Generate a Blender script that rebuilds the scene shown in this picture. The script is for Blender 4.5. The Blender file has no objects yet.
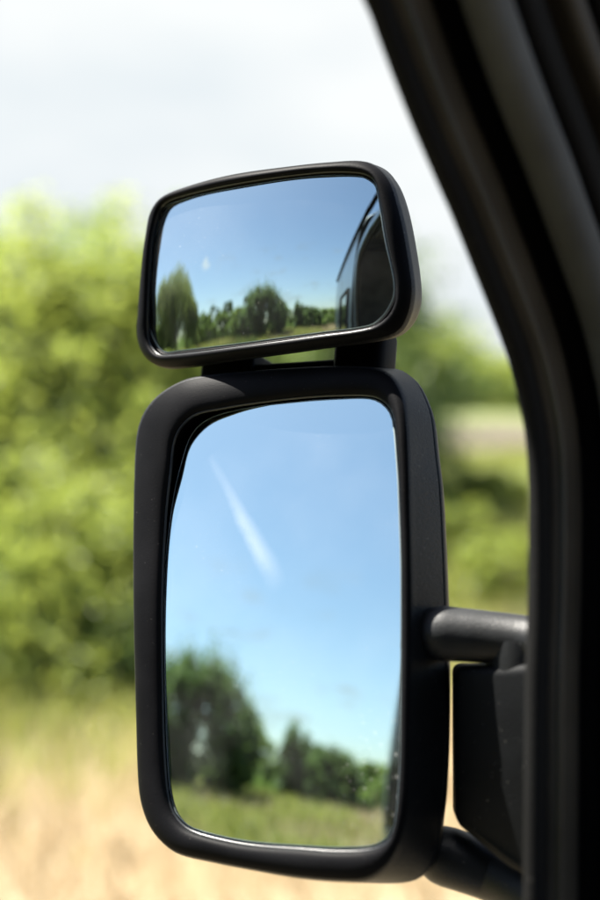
import bpy, bmesh, math, random
import numpy as np
from math import sin, cos, pi, radians, sqrt, atan2
from mathutils import Vector, Matrix

scene = bpy.context.scene
col = scene.collection

# ------------------------------------------------------------------ camera
cam_data = bpy.data.cameras.new('camera')
cam_data.sensor_fit = 'VERTICAL'
cam_data.sensor_height = 36.0
cam_data.lens = 50.0
cam_data.clip_start = 0.02
cam_data.clip_end = 5000.0
cam_data.dof.use_dof = True
cam_data.dof.focus_distance = 0.925
cam_data.dof.aperture_fstop = 2.35
cam = bpy.data.objects.new('camera', cam_data)
col.objects.link(cam)
cam.location = (0.0, 0.0, 1.95)
cam.rotation_euler = (radians(93.0), 0.0, radians(46.0))
scene.camera = cam

# ------------------------------------------------------------------ sky, sun, exposure
SUN_EL, SUN_LEFT = 65.0, 125.0          # degrees above the horizon, degrees left of the van's heading
sun_dir = Vector((-sin(radians(SUN_LEFT)) * cos(radians(SUN_EL)),
                  cos(radians(SUN_LEFT)) * cos(radians(SUN_EL)), sin(radians(SUN_EL))))
world = bpy.data.worlds.new('World')
scene.world = world
world.use_nodes = True
wn, wl = world.node_tree.nodes, world.node_tree.links
wn.clear()
w_out = wn.new('ShaderNodeOutputWorld')
sky = wn.new('ShaderNodeTexSky')
sky.sky_type = 'NISHITA'
sky.sun_disc = False
sky.sun_elevation = radians(SUN_EL)
sky.sun_rotation = radians(-SUN_LEFT)
sky.air_density = 1.0
sky.dust_density = 1.1
sky.ozone_density = 1.0
bg_sky = wn.new('ShaderNodeBackground'); bg_sky.inputs['Strength'].default_value = 0.052
wl.new(sky.outputs[0], bg_sky.inputs['Color'])
bg_cloud = wn.new('ShaderNodeBackground')
bg_cloud.inputs['Strength'].default_value = 0.166
w_tc = wn.new('ShaderNodeTexCoord')


def wmath(op, a, b=None, c=None, clamp=False):
    n = wn.new('ShaderNodeMath'); n.operation = op; n.use_clamp = clamp
    for i, v in enumerate((a, b, c)):
        if v is None: continue
        if isinstance(v, (int, float)): n.inputs[i].default_value = v
        else: wl.new(v, n.inputs[i])
    return n.outputs[0]


def wdot(v):
    n = wn.new('ShaderNodeVectorMath'); n.operation = 'DOT_PRODUCT'
    wl.new(w_tc.outputs['Generated'], n.inputs[0]); n.inputs[1].default_value = tuple(v)
    return n.outputs['Value']


def wstep(v, lo, hi):
    n = wn.new('ShaderNodeMapRange'); n.interpolation_type = 'SMOOTHSTEP'
    wl.new(v, n.inputs['Value']); n.inputs['From Min'].default_value = lo; n.inputs['From Max'].default_value = hi
    return n.outputs['Result']


def sky_dir(left, el):                  # degrees left of the heading, degrees up
    a, e = radians(left), radians(el)
    return Vector((-sin(a) * cos(e), cos(a) * cos(e), sin(e)))


# a bank of cloud ahead of the van, broken by noise, and small fair-weather puffs elsewhere
w_map = wn.new('ShaderNodeMapping'); w_map.inputs['Scale'].default_value = (1.0, 1.0, 2.6)
wl.new(w_tc.outputs['Generated'], w_map.inputs['Vector'])
w_n1 = wn.new('ShaderNodeTexNoise'); w_n1.inputs['Scale'].default_value = 2.6; w_n1.inputs['Detail'].default_value = 9.0
w_n1.inputs['Roughness'].default_value = 0.55
wl.new(w_map.outputs[0], w_n1.inputs['Vector'])
w_n2 = wn.new('ShaderNodeTexNoise'); w_n2.inputs['Scale'].default_value = 9.0; w_n2.inputs['Detail'].default_value = 7.0
wl.new(w_map.outputs[0], w_n2.inputs['Vector'])
w_sep = wn.new('ShaderNodeSeparateXYZ'); wl.new(w_tc.outputs['Generated'], w_sep.inputs[0])
bank = wstep(wdot(sky_dir(52, 14)), 0.30, 0.93)
m_bank = wstep(wmath('MULTIPLY_ADD', bank, 0.62, wmath('MULTIPLY', w_n1.outputs[0], 0.75)), 0.52, 0.80)
puff_band = wmath('MULTIPLY', wstep(w_sep.outputs['Z'], 0.0, 0.05), wstep(w_sep.outputs['Z'], 0.42, 0.08))
m_puff = wmath('MULTIPLY', wstep(w_n2.outputs[0], 0.56, 0.72), wmath('MULTIPLY', puff_band, 0.75))
w_n3 = wn.new('ShaderNodeTexNoise'); w_n3.inputs['Scale'].default_value = 40.0; w_n3.inputs['Detail'].default_value = 4.0
wl.new(w_tc.outputs['Generated'], w_n3.inputs['Vector'])
m_tuft = wmath('MULTIPLY', wstep(wmath('ADD', wdot(sky_dir(180-38.6, 15.8)), wmath('MULTIPLY_ADD', w_n3.outputs[0], 0.0012, -0.0006)), 0.99972, 0.99996), 0.6)
m_all = wmath('MAXIMUM', m_bank, m_puff, clamp=True)
w_ramp = wn.new('ShaderNodeValToRGB')
w_ramp.color_ramp.elements[0].position = 0.35; w_ramp.color_ramp.elements[0].color = (0.80, 0.87, 0.91, 1)
w_ramp.color_ramp.elements[1].position = 0.62; w_ramp.color_ramp.elements[1].color = (0.97, 1.0, 1.0, 1)
wl.new(w_n1.outputs[0], w_ramp.inputs['Fac'])
wl.new(w_ramp.outputs['Color'], bg_cloud.inputs['Color'])
w_mix = wn.new('ShaderNodeMixShader')
wl.new(m_all, w_mix.inputs[0]); wl.new(bg_sky.outputs[0], w_mix.inputs[1]); wl.new(bg_cloud.outputs[0], w_mix.inputs[2])
bg_tuft = wn.new('ShaderNodeBackground'); bg_tuft.inputs['Strength'].default_value = 0.42
w_mix2 = wn.new('ShaderNodeMixShader')
wl.new(m_tuft, w_mix2.inputs[0]); wl.new(w_mix.outputs[0], w_mix2.inputs[1]); wl.new(bg_tuft.outputs[0], w_mix2.inputs[2])
wl.new(w_mix2.outputs[0], w_out.inputs['Surface'])

sun_data = bpy.data.lights.new('sun', 'SUN')
sun_data.energy = 5.0
sun_data.angle = radians(0.5)
sun_data.color = (1.0, 0.955, 0.87)
sun = bpy.data.objects.new('sun', sun_data)
col.objects.link(sun)
sun.rotation_euler = (-sun_dir).to_track_quat('-Z', 'Y').to_euler()

scene.view_settings.view_transform = 'Standard'
scene.view_settings.look = 'None'
scene.view_settings.exposure = 2.6
scene.view_settings.gamma = 1.0
scene.view_settings.use_curve_mapping = False
scene.render.engine = 'CYCLES'
scene.cycles.use_denoising = True
scene.cycles.denoiser = 'OPENIMAGEDENOISE'
scene.cycles.denoising_prefilter = 'ACCURATE'
scene.cycles.max_bounces = 10
scene.cycles.transparent_max_bounces = 8
scene.cycles.caustics_reflective = False
scene.cycles.caustics_refractive = False
scene.cycles.sample_clamp_indirect = 6.0


# ------------------------------------------------------------------ measured outlines (metres, in each mirror's own frame)
WIDE_AT = (-0.6680,0.6207,2.1346)
WIDE_AIM = (16.4, 1.9)
WIDE_GLASS = [(-0.1318,-0.0213,-0.0242),(-0.1321,-0.0309,-0.0251),(-0.1286,-0.0410,-0.0248),(-0.1166,-0.0535,-0.0223),(-0.0984,-0.0550,-0.0171),(-0.0337,-0.0553,-0.0056),(0.0348,-0.0521,-0.0052),(0.0718,-0.0490,-0.0101),(0.0807,-0.0437,-0.0112),(0.0866,-0.0362,-0.0118),(0.0900,-0.0279,-0.0119),(0.0898,-0.0158,-0.0111),(0.0839,0.0111,-0.0096),(0.0756,0.0503,-0.0110),(0.0700,0.0565,-0.0108),(0.0608,0.0607,-0.0098),(0.0320,0.0638,-0.0068),(-0.0378,0.0651,-0.0075),(-0.1033,0.0658,-0.0203),(-0.1229,0.0632,-0.0260),(-0.1267,0.0520,-0.0255),(-0.1303,0.0325,-0.0245)]
WIDE_LIP = [(-0.1320,-0.0243,-0.0213),(-0.1320,-0.0387,-0.0226),(-0.1287,-0.0486,-0.0226),(-0.1178,-0.0569,-0.0200),(-0.0996,-0.0588,-0.0149),(-0.0319,-0.0589,-0.0029),(0.0362,-0.0555,-0.0028),(0.0738,-0.0520,-0.0078),(0.0847,-0.0465,-0.0094),(0.0906,-0.0397,-0.0100),(0.0936,-0.0307,-0.0099),(0.0932,-0.0166,-0.0089),(0.0874,0.0102,-0.0072),(0.0785,0.0492,-0.0084),(0.0728,0.0581,-0.0085),(0.0621,0.0625,-0.0073),(0.0334,0.0656,-0.0041),(-0.0361,0.0672,-0.0047),(-0.1009,0.0679,-0.0168),(-0.1203,0.0652,-0.0223),(-0.1272,0.0539,-0.0228),(-0.1304,0.0318,-0.0213)]
WIDE_RIM = [(-0.1502,-0.0305,-0.0344),(-0.1496,-0.0436,-0.0356),(-0.1420,-0.0550,-0.0340),(-0.1265,-0.0639,-0.0296),(-0.1042,-0.0685,-0.0232),(-0.0361,-0.0678,-0.0099),(0.0330,-0.0642,-0.0089),(0.0818,-0.0588,-0.0157),(0.0940,-0.0543,-0.0179),(0.1007,-0.0434,-0.0183),(0.1039,-0.0301,-0.0178),(0.1038,-0.0181,-0.0170),(0.0976,0.0196,-0.0153),(0.0901,0.0453,-0.0157),(0.0851,0.0562,-0.0160),(0.0763,0.0662,-0.0157),(0.0647,0.0723,-0.0147),(0.0416,0.0740,-0.0117),(0.0132,0.0749,-0.0097),(-0.0460,0.0770,-0.0128),(-0.0942,0.0764,-0.0220),(-0.1248,0.0737,-0.0309),(-0.1388,0.0630,-0.0341),(-0.1408,0.0453,-0.0321),(-0.1440,0.0163,-0.0309)]
WIDE_SIDE = [(-0.1528,-0.0272,-0.0530),(-0.1505,-0.0391,-0.0531),(-0.1374,-0.0555,-0.0497),(-0.1163,-0.0619,-0.0428),(-0.0468,-0.0628,-0.0266),(0.0247,-0.0599,-0.0238),(0.0799,-0.0548,-0.0312),(0.0932,-0.0453,-0.0331),(0.0993,-0.0312,-0.0333),(0.0999,-0.0161,-0.0324),(0.0963,0.0110,-0.0312),(0.0895,0.0406,-0.0316),(0.0812,0.0605,-0.0325),(0.0714,0.0711,-0.0323),(0.0573,0.0765,-0.0309),(0.0034,0.0795,-0.0269),(-0.0586,0.0821,-0.0323),(-0.1063,0.0813,-0.0436),(-0.1332,0.0770,-0.0523),(-0.1442,0.0635,-0.0541),(-0.1454,0.0202,-0.0491)]
WINDOW_EDGE = [(0.4649,2.2401),(0.4763,2.2221),(0.4880,2.2037),(0.5000,2.1849),(0.5122,2.1668),(0.5290,2.1441),(0.5463,2.1218),(0.5641,2.0960),(0.5824,2.0693),(0.5966,2.0472),(0.6070,2.0243),(0.6147,2.0009),(0.6178,1.9771),(0.6175,1.9295),(0.6159,1.8941),(0.6135,1.8649),(0.6113,1.7953),(0.6093,1.7267),(0.6087,1.6926)]
MAIN_AT = (-0.6392,0.6008,1.8737)
MAIN_AIM = (18.6, 10.9)
MAIN_GLASS = [(-0.1069,0.0737),(-0.1065,0.0986),(-0.1035,0.1239),(-0.0999,0.1398),(-0.0924,0.1499),(-0.0789,0.1565),(-0.0493,0.1614),(-0.0070,0.1641),(0.0253,0.1648),(0.0474,0.1642),(0.0570,0.1608),(0.0656,0.1522),(0.0696,0.1402),(0.0739,0.1181),(0.0775,0.0965),(0.0851,0.0340),(0.0921,-0.0709),(0.0921,-0.1026),(0.0904,-0.1254),(0.0852,-0.1334),(0.0758,-0.1389),(0.0533,-0.1427),(0.0241,-0.1449),(-0.0141,-0.1467),(-0.0465,-0.1451),(-0.0652,-0.1418),(-0.0761,-0.1341),(-0.0812,-0.1237),(-0.0857,-0.1033),(-0.0906,-0.0715),(-0.0987,-0.0146),(-0.1057,0.0371)]
MAIN_LIP = [(-0.1088,0.0777,-0.0019),(-0.1078,0.1127,-0.0001),(-0.1074,0.1344,0.0005),(-0.1016,0.1467,0.0009),(-0.0905,0.1555,0.0004),(-0.0715,0.1598,-0.0025),(-0.0473,0.1634,-0.0050),(-0.0064,0.1667,-0.0067),(0.0260,0.1672,-0.0070),(0.0512,0.1658,-0.0074),(0.0608,0.1616,-0.0073),(0.0669,0.1554,-0.0070),(0.0719,0.1441,-0.0061),(0.0770,0.1176,-0.0042),(0.0813,0.0890,-0.0025),(0.0887,0.0203,-0.0006),(0.0933,-0.0581,-0.0018),(0.0943,-0.1024,-0.0041),(0.0920,-0.1276,-0.0057),(0.0869,-0.1357,-0.0061),(0.0767,-0.1412,-0.0061),(0.0543,-0.1451,-0.0055),(0.0252,-0.1469,-0.0049),(-0.0129,-0.1488,-0.0050),(-0.0451,-0.1472,-0.0054),(-0.0646,-0.1437,-0.0058),(-0.0764,-0.1355,-0.0056),(-0.0825,-0.1238,-0.0049),(-0.0870,-0.1035,-0.0037),(-0.0919,-0.0717,-0.0022),(-0.1037,0.0144,-0.0014)]
MAIN_RIM = [(-0.1392,0.0675,-0.0058),(-0.1445,0.1145,-0.0053),(-0.1468,0.1434,-0.0055),(-0.1443,0.1580,-0.0058),(-0.1366,0.1698,-0.0059),(-0.1229,0.1797,-0.0058),(-0.1032,0.1866,-0.0052),(-0.0782,0.1897,-0.0079),(-0.0529,0.1908,-0.0096),(-0.0108,0.1914,-0.0105),(0.0222,0.1907,-0.0106),(0.0462,0.1887,-0.0108),(0.0574,0.1858,-0.0109),(0.0665,0.1800,-0.0105),(0.0738,0.1698,-0.0097),(0.0791,0.1561,-0.0086),(0.0838,0.1323,-0.0067),(0.0895,0.0892,-0.0040),(0.0967,0.0208,-0.0021),(0.1011,-0.0574,-0.0032),(0.1024,-0.0953,-0.0051),(0.1014,-0.1173,-0.0065),(0.0967,-0.1364,-0.0078),(0.0877,-0.1518,-0.0086),(0.0743,-0.1615,-0.0089),(0.0547,-0.1646,-0.0084),(0.0256,-0.1661,-0.0078),(-0.0125,-0.1654,-0.0076),(-0.0447,-0.1642,-0.0081),(-0.0717,-0.1621,-0.0088),(-0.0860,-0.1557,-0.0089),(-0.0973,-0.1460,-0.0086),(-0.1057,-0.1317,-0.0079),(-0.1099,-0.1153,-0.0069),(-0.1161,-0.0734,-0.0049),(-0.1280,-0.0009,-0.0041)]
MAIN_SIDE = [(-0.1406,0.0738,-0.0401),(-0.1541,0.1542,-0.0472),(-0.1530,0.1733,-0.0491),(-0.1406,0.1873,-0.0496),(-0.1174,0.1969,-0.0488),(-0.0745,0.1998,-0.0466),(-0.0292,0.2002,-0.0451),(0.0053,0.1998,-0.0448),(0.0385,0.1984,-0.0451),(0.0555,0.1963,-0.0453),(0.0685,0.1862,-0.0446),(0.0790,0.1685,-0.0431),(0.0832,0.1576,-0.0422),(0.0890,0.1301,-0.0399),(0.0945,0.1034,-0.0383),(0.1043,0.0254,-0.0357),(0.1073,-0.0086,-0.0357),(0.1099,-0.0552,-0.0368),(0.1103,-0.0943,-0.0387),(0.1092,-0.1164,-0.0401),(0.1059,-0.1411,-0.0420),(0.0980,-0.1560,-0.0429),(0.0843,-0.1635,-0.0428),(0.0394,-0.1679,-0.0415),(0.0090,-0.1685,-0.0411),(-0.0312,-0.1668,-0.0412),(-0.0694,-0.1640,-0.0421),(-0.0874,-0.1591,-0.0425),(-0.0999,-0.1485,-0.0423),(-0.1066,-0.1335,-0.0413),(-0.1109,-0.1152,-0.0402),(-0.1180,-0.0719,-0.0381)]

# ------------------------------------------------------------------ helpers
rng = np.random.default_rng(7)
EYE = Vector((0, 0, 1.95))


def link(name, me, m=None, parent=None, matrix=None):
    o = bpy.data.objects.new(name, me)
    col.objects.link(o)
    if m is not None and me is not None and len(me.materials) == 0:
        me.materials.append(m)
    if parent is not None: o.parent = parent
    if matrix is not None: o.matrix_local = matrix
    return o


def tag(o, label=None, category=None, group=None, kind=None):
    for k, v in (('label', label), ('category', category), ('group', group), ('kind', kind)):
        if v: o[k] = v
    return o


def np_mesh(name, verts, faces_flat, per, smooth=False):
    me = bpy.data.meshes.new(name)
    n = len(faces_flat) // per
    me.vertices.add(len(verts)); me.vertices.foreach_set('co', np.asarray(verts, np.float32).ravel())
    me.loops.add(n * per); me.loops.foreach_set('vertex_index', np.asarray(faces_flat, np.int32).ravel())
    me.polygons.add(n); me.polygons.foreach_set('loop_start', np.arange(0, n * per, per, dtype=np.int32))
    me.polygons.foreach_set('use_smooth', np.full(n, smooth))
    me.update(calc_edges=True); me.validate()
    return me


def bm_mesh(name, bm, smooth=False, angle=None):
    bmesh.ops.recalc_face_normals(bm, faces=bm.faces)
    me = bpy.data.meshes.new(name)
    for f in bm.faces: f.smooth = smooth
    if smooth and angle:
        for e in bm.edges:
            if len(e.link_faces) == 2 and e.calc_face_angle(0) > angle: e.smooth = False
    bm.to_mesh(me); bm.free()
    return me


def add_box(bm, lo, hi, bevel=0.0):
    lo, hi = Vector(lo), Vector(hi)
    r = bmesh.ops.create_cube(bm, size=1.0, matrix=Matrix.Translation((lo + hi) / 2) @ Matrix.Diagonal((*(hi - lo), 1)))
    if bevel:
        vs = set(r['verts'])
        es = [e for e in bm.edges if e.verts[0] in vs and e.verts[1] in vs]
        bmesh.ops.bevel(bm, geom=es, offset=bevel, segments=3, affect='EDGES', profile=0.5)


def add_tube(bm, pts, radii, seg=16, caps=True, squash=1.0):
    """Tube through pts with one radius per point; squash < 1 flattens it sideways."""
    pts = [Vector(p) for p in pts]
    rings = []
    prev = None
    for i, p in enumerate(pts):
        t = (pts[min(i + 1, len(pts) - 1)] - pts[max(i - 1, 0)]).normalized()
        ref = prev if prev is not None else (Vector((0, 0, 1)) if abs(t.z) < 0.9 else Vector((1, 0, 0)))
        a = (ref - t * ref.dot(t)).normalized(); prev = a
        b = t.cross(a)
        rings.append([bm.verts.new(p + (a * cos(2 * pi * k / seg) + b * squash * sin(2 * pi * k / seg)) * radii[i]) for k in range(seg)])
    for r0, r1 in zip(rings, rings[1:]):
        for k in range(seg):
            bm.faces.new((r0[k], r0[(k + 1) % seg], r1[(k + 1) % seg], r1[k]))
    if caps:
        bm.faces.new(rings[0][::-1]); bm.faces.new(rings[-1])


def spline(pts, n, closed=True):
    """Centripetal-like Catmull-Rom through pts, n evenly spaced samples."""
    P = [np.array(p, float) for p in pts]
    m = len(P)
    dense = []
    rngi = range(m if closed else m - 1)
    for i in rngi:
        if closed: p0, p1, p2, p3 = P[i - 1], P[i], P[(i + 1) % m], P[(i + 2) % m]
        else: p0, p1, p2, p3 = P[max(i - 1, 0)], P[i], P[i + 1], P[min(i + 2, m - 1)]
        d = max(np.linalg.norm(p2 - p1), 1e-9)
        m1 = (p2 - p0) / max(np.linalg.norm(p2 - p1) + np.linalg.norm(p1 - p0), 1e-9) * d
        m2 = (p3 - p1) / max(np.linalg.norm(p3 - p2) + np.linalg.norm(p2 - p1), 1e-9) * d
        for t in np.linspace(0, 1, 16, endpoint=False):
            h00, h10, h01, h11 = 2*t**3-3*t**2+1, t**3-2*t**2+t, -2*t**3+3*t**2, t**3-t**2
            dense.append(h00*p1 + h10*m1 + h01*p2 + h11*m2)
    if not closed: dense.append(P[-1])
    D = np.array(dense)
    if closed: D = np.vstack([D, D[:1]])
    s = np.concatenate([[0], np.cumsum(np.linalg.norm(np.diff(D, axis=0), axis=1))])
    q = np.linspace(0, s[-1], n, endpoint=not closed)
    return np.stack([np.interp(q, s, D[:, k]) for k in range(D.shape[1])], 1)


def polar_ring(pts, n):
    """Closed outline resampled so that point k lies at the same angle on every ring."""
    D = spline(pts, 900)
    ang = np.unwrap(np.arctan2(D[:, 1], D[:, 0]))
    if ang[-1] < ang[0]: D, ang = D[::-1], ang[::-1]
    D3 = np.vstack([D, D, D]); a3 = np.concatenate([ang - 2*pi, ang, ang + 2*pi])
    o = np.argsort(a3, kind='stable'); D3, a3 = D3[o], a3[o]
    # denser where the outline bends (the corners), the same for all rings
    q = np.linspace(-pi, pi, n, endpoint=False)
    return np.stack([np.interp(q, a3, D3[:, k]) for k in range(D.shape[1])], 1)


def loft(rings, cap_end=None):
    bm = bmesh.new()
    V = [[bm.verts.new(p) for p in r] for r in rings]
    n = len(V[0])
    for a, b in zip(V, V[1:]):
        for k in range(n):
            bm.faces.new((a[k], a[(k+1) % n], b[(k+1) % n], b[k]))
    if cap_end is not None:
        c = bm.verts.new(cap_end)
        for k in range(n): bm.faces.new((V[-1][k], V[-1][(k+1) % n], c))
    return bm


def aim(at, ang_pitch):
    """Frame whose z looks back from the mirror: ang degrees inboard of straight back, pitch up."""
    a, p = radians(ang_pitch[0]), radians(ang_pitch[1])
    n = Vector((sin(a)*cos(p), -cos(a)*cos(p), sin(p)))
    x = Vector((0, 0, 1)).cross(n).normalized(); y = n.cross(x)
    m = Matrix((x, y, n)).transposed().to_4x4(); m.translation = Vector(at)
    return m


# ------------------------------------------------------------------ materials
def mat(name):
    m = bpy.data.materials.new(name); m.use_nodes = True
    nt = m.node_tree
    return m, nt, nt.nodes['Principled BSDF'], nt.nodes['Material Output']


def N(nt, kind, **inp):
    n = nt.nodes.new(kind)
    for k, v in inp.items():
        key = k.replace('_', ' ')
        n.inputs[key].default_value = v
    return n


def ramp(nt, src, stops):
    r = nt.nodes.new('ShaderNodeValToRGB')
    e = r.color_ramp.elements
    while len(e) < len(stops): e.new(0.5)
    for el, (p, c) in zip(e, stops): el.position = p; el.color = (*c, 1) if len(c) == 3 else c
    nt.links.new(src, r.inputs['Fac'])
    return r.outputs['Color']


def moulded(name, base, rough, grain=0.12, scale=900.0, dust=0.0, spec=0.5):
    """Grained moulded plastic or rubber, with dust specks if asked."""
    m, nt, b, _ = mat(name)
    tc = nt.nodes.new('ShaderNodeTexCoord')
    n1 = N(nt, 'ShaderNodeTexNoise', Scale=scale, Detail=2.0); nt.links.new(tc.outputs['Object'], n1.inputs['Vector'])
    n2 = N(nt, 'ShaderNodeTexNoise', Scale=14.0, Detail=5.0); nt.links.new(tc.outputs['Object'], n2.inputs['Vector'])
    bp = N(nt, 'ShaderNodeBump', Strength=grain, Distance=0.0006); nt.links.new(n1.outputs[0], bp.inputs['Height'])
    nt.links.new(bp.outputs[0], b.inputs['Normal'])
    c = ramp(nt, n2.outputs[0], [(0.3, tuple(x*0.65 for x in base)), (0.75, tuple(x*1.6 for x in base))])
    if dust:
        v = N(nt, 'ShaderNodeTexNoise', Scale=420.0, Detail=1.0); nt.links.new(tc.outputs['Object'], v.inputs['Vector'])
        f = ramp(nt, v.outputs[0], [(0.735, (0, 0, 0)), (0.80, (dust, dust, dust))])
        mx = nt.nodes.new('ShaderNodeMix'); mx.data_type = 'RGBA'
        nt.links.new(f, mx.inputs['Factor']); nt.links.new(c, mx.inputs['A']); mx.inputs['B'].default_value = (0.30, 0.28, 0.25, 1)
        c = mx.outputs['Result']
    nt.links.new(c, b.inputs['Base Color'])
    rr = nt.nodes.new('ShaderNodeMapRange'); rr.inputs['To Min'].default_value = rough - 0.06; rr.inputs['To Max'].default_value = rough + 0.1
    nt.links.new(n2.outputs[0], rr.inputs['Value']); nt.links.new(rr.outputs[0], b.inputs['Roughness'])
    b.inputs['Specular IOR Level'].default_value = spec
    return m


M_HOUSING = moulded('housing_plastic', (0.0060, 0.0068, 0.0078), 0.46, 0.75, 800.0, 0.30, 0.12)
M_BEZEL = moulded('bezel_plastic', (0.004, 0.004, 0.0045), 0.50, 0.18, 800, 0.06, .03)
M_BEAD = moulded('bezel_bead_plastic', (0.010, 0.011, 0.012), 0.30, 0.0, 900, 0, .35)
M_ARM = moulded('arm_plastic', (0.0075, 0.008, 0.0085), 0.47, 0.5, 800.0, 0.3, .22)
M_COVER = moulded('cover_plastic', (0.0040, 0.0045, 0.005), 0.60, 0.5, 800.0, 0.2, .08)
M_RUBBER = moulded('seal_rubber', (0.003, 0.003, 0.003), 0.8, 0.3, 500, 0.10, .12)
M_TRIM = moulded('frame_trim', (0.026, 0.022, 0.016), 0.65, 0.1, 900, 0, .2)
M_PILLAR = moulded('pillar_trim', (0.048, 0.050, 0.050), 0.8, 0.3, 500.0, 0, .2)
M_CABIN = moulded('cabin_trim', (0.035, 0.035, 0.036), 0.85, 0.2, 500.0, 0, .15)


def mirror_glass(name, streak_ends, tint):
    """Silvered glass with fine dust, a few dried drops and, if asked, one pale streak."""
    m, nt, b, out = mat(name)
    b.inputs['Metallic'].default_value = 1.0
    b.inputs['Base Color'].default_value = (*tint, 1)
    b.inputs['Roughness'].default_value = 0.0
    tc = nt.nodes.new('ShaderNodeTexCoord')

    def mth(op, a, b_=None, c=None):
        n = nt.nodes.new('ShaderNodeMath'); n.operation = op
        for q, v in enumerate((a, b_, c)):
            if v is None: continue
            if isinstance(v, (int, float)): n.inputs[q].default_value = v
            else: nt.links.new(v, n.inputs[q])
        return n.outputs[0]

    def st(v, a, b_):
        n = nt.nodes.new('ShaderNodeMapRange'); n.interpolation_type = 'SMOOTHSTEP'
        nt.links.new(v, n.inputs['Value']); n.inputs['From Min'].default_value = a; n.inputs['From Max'].default_value = b_
        return n.outputs['Result']
    n1 = N(nt, 'ShaderNodeTexNoise', Scale=420.0, Detail=3.0); nt.links.new(tc.outputs['Object'], n1.inputs['Vector'])
    n2 = N(nt, 'ShaderNodeTexNoise', Scale=11.0, Detail=4.0); nt.links.new(tc.outputs['Object'], n2.inputs['Vector'])
    f = mth('MULTIPLY', st(n1.outputs[0], 0.66, 0.8), mth('MULTIPLY', st(n2.outputs[0], 0.5, 0.75), 0.35))
    f = mth('ADD', f, mth('MULTIPLY', st(n2.outputs[0], 0.35, 0.7), 0.022))
    if streak_ends:
        sp = nt.nodes.new('ShaderNodeSeparateXYZ'); nt.links.new(tc.outputs['Object'], sp.inputs[0])
        U, V = sp.outputs['X'], sp.outputs['Y']
        (u0, v0), (u1, v1) = streak_ends
        L = sqrt((u1-u0)**2+(v1-v0)**2); tx, ty = (u1-u0)/L, (v1-v0)/L
        t = mth('MULTIPLY_ADD', U, tx/L, mth('MULTIPLY_ADD', V, ty/L, -(u0*tx+v0*ty)/L))
        n3 = N(nt, 'ShaderNodeTexNoise', Scale=45.0, Detail=5.0); nt.links.new(tc.outputs['Object'], n3.inputs['Vector'])
        d = mth('MULTIPLY_ADD', U, -ty, mth('MULTIPLY_ADD', V, tx, -(-u0*ty+v0*tx)))
        d = mth('ABSOLUTE', mth('ADD', d, mth('MULTIPLY_ADD', n3.outputs[0], 0.006, -0.003)))
        prof = st(mth('DIVIDE', d, mth('MULTIPLY_ADD', t, 0.0050, 0.0038)), 1.4, 0.0)
        s_ = mth('MULTIPLY', prof, mth('MULTIPLY', st(t, -0.12, 0.7), st(t, 1.10, 0.82)))
        f = mth('MAXIMUM', f, mth('MULTIPLY', s_, mth('MULTIPLY_ADD', n3.outputs[0], 0.16, 0.015)))
        # dried drops in the lower inboard corner
        vo = N(nt, 'ShaderNodeTexVoronoi', Scale=170.0); nt.links.new(tc.outputs['Object'], vo.inputs['Vector'])
        zone = mth('MULTIPLY', st(U, 0.045, 0.07), mth('MULTIPLY', st(V, -0.04, -0.08), st(n2.outputs[0], .35, .6)))
        f = mth('MAXIMUM', f, mth('MULTIPLY', st(vo.outputs['Distance'], 0.36, 0.10), mth('MULTIPLY', zone, 0.16)))
    d = N(nt, 'ShaderNodeBsdfDiffuse', Color=(0.85, 0.84, 0.80, 1))
    mx = nt.nodes.new('ShaderNodeMixShader')
    nt.links.new(f, mx.inputs[0]); nt.links.new(b.outputs[0], mx.inputs[1]); nt.links.new(d.outputs[0], mx.inputs[2])
    nt.links.new(mx.outputs[0], out.inputs['Surface'])
    return m


M_MIRROR = mirror_glass('wide_glass', None, (0.36, 0.425, 0.415))
M_MAIN_MIRROR = mirror_glass('main_glass', ((-0.0830, 0.1305), (-0.0094, 0.0313)), (0.470, 0.560, 0.525))
m, nt, b, _ = mat('glass_edge'); M_EDGE = m
b.inputs['Base Color'].default_value = (0.55, 0.66, 0.66, 1); b.inputs['Roughness'].default_value = 0.3; b.inputs['Metallic'].default_value = 0.5


def paint():
    m, nt, b, _ = mat('van_paint')
    tc = nt.nodes.new('ShaderNodeTexCoord')
    n = N(nt, 'ShaderNodeTexNoise', Scale=3.0, Detail=6.0); nt.links.new(tc.outputs['Object'], n.inputs['Vector'])
    nt.links.new(ramp(nt, n.outputs[0], [(0.3, (0.050, 0.068, 0.095)), (0.7, (0.062, 0.083, 0.115))]), b.inputs['Base Color'])
    b.inputs['Roughness'].default_value = 0.30; b.inputs['Metallic'].default_value = 0.3
    b.inputs['Coat Weight'].default_value = 0.5; b.inputs['Coat Roughness'].default_value = 0.06
    return m


M_PAINT = paint()
m, nt, b, _ = mat('tinted_pane'); M_PANE = m
b.inputs['Base Color'].default_value = (0.006, 0.008, 0.010, 1); b.inputs['Roughness'].default_value = 0.03; b.inputs['Specular IOR Level'].default_value = 0.7


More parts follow.
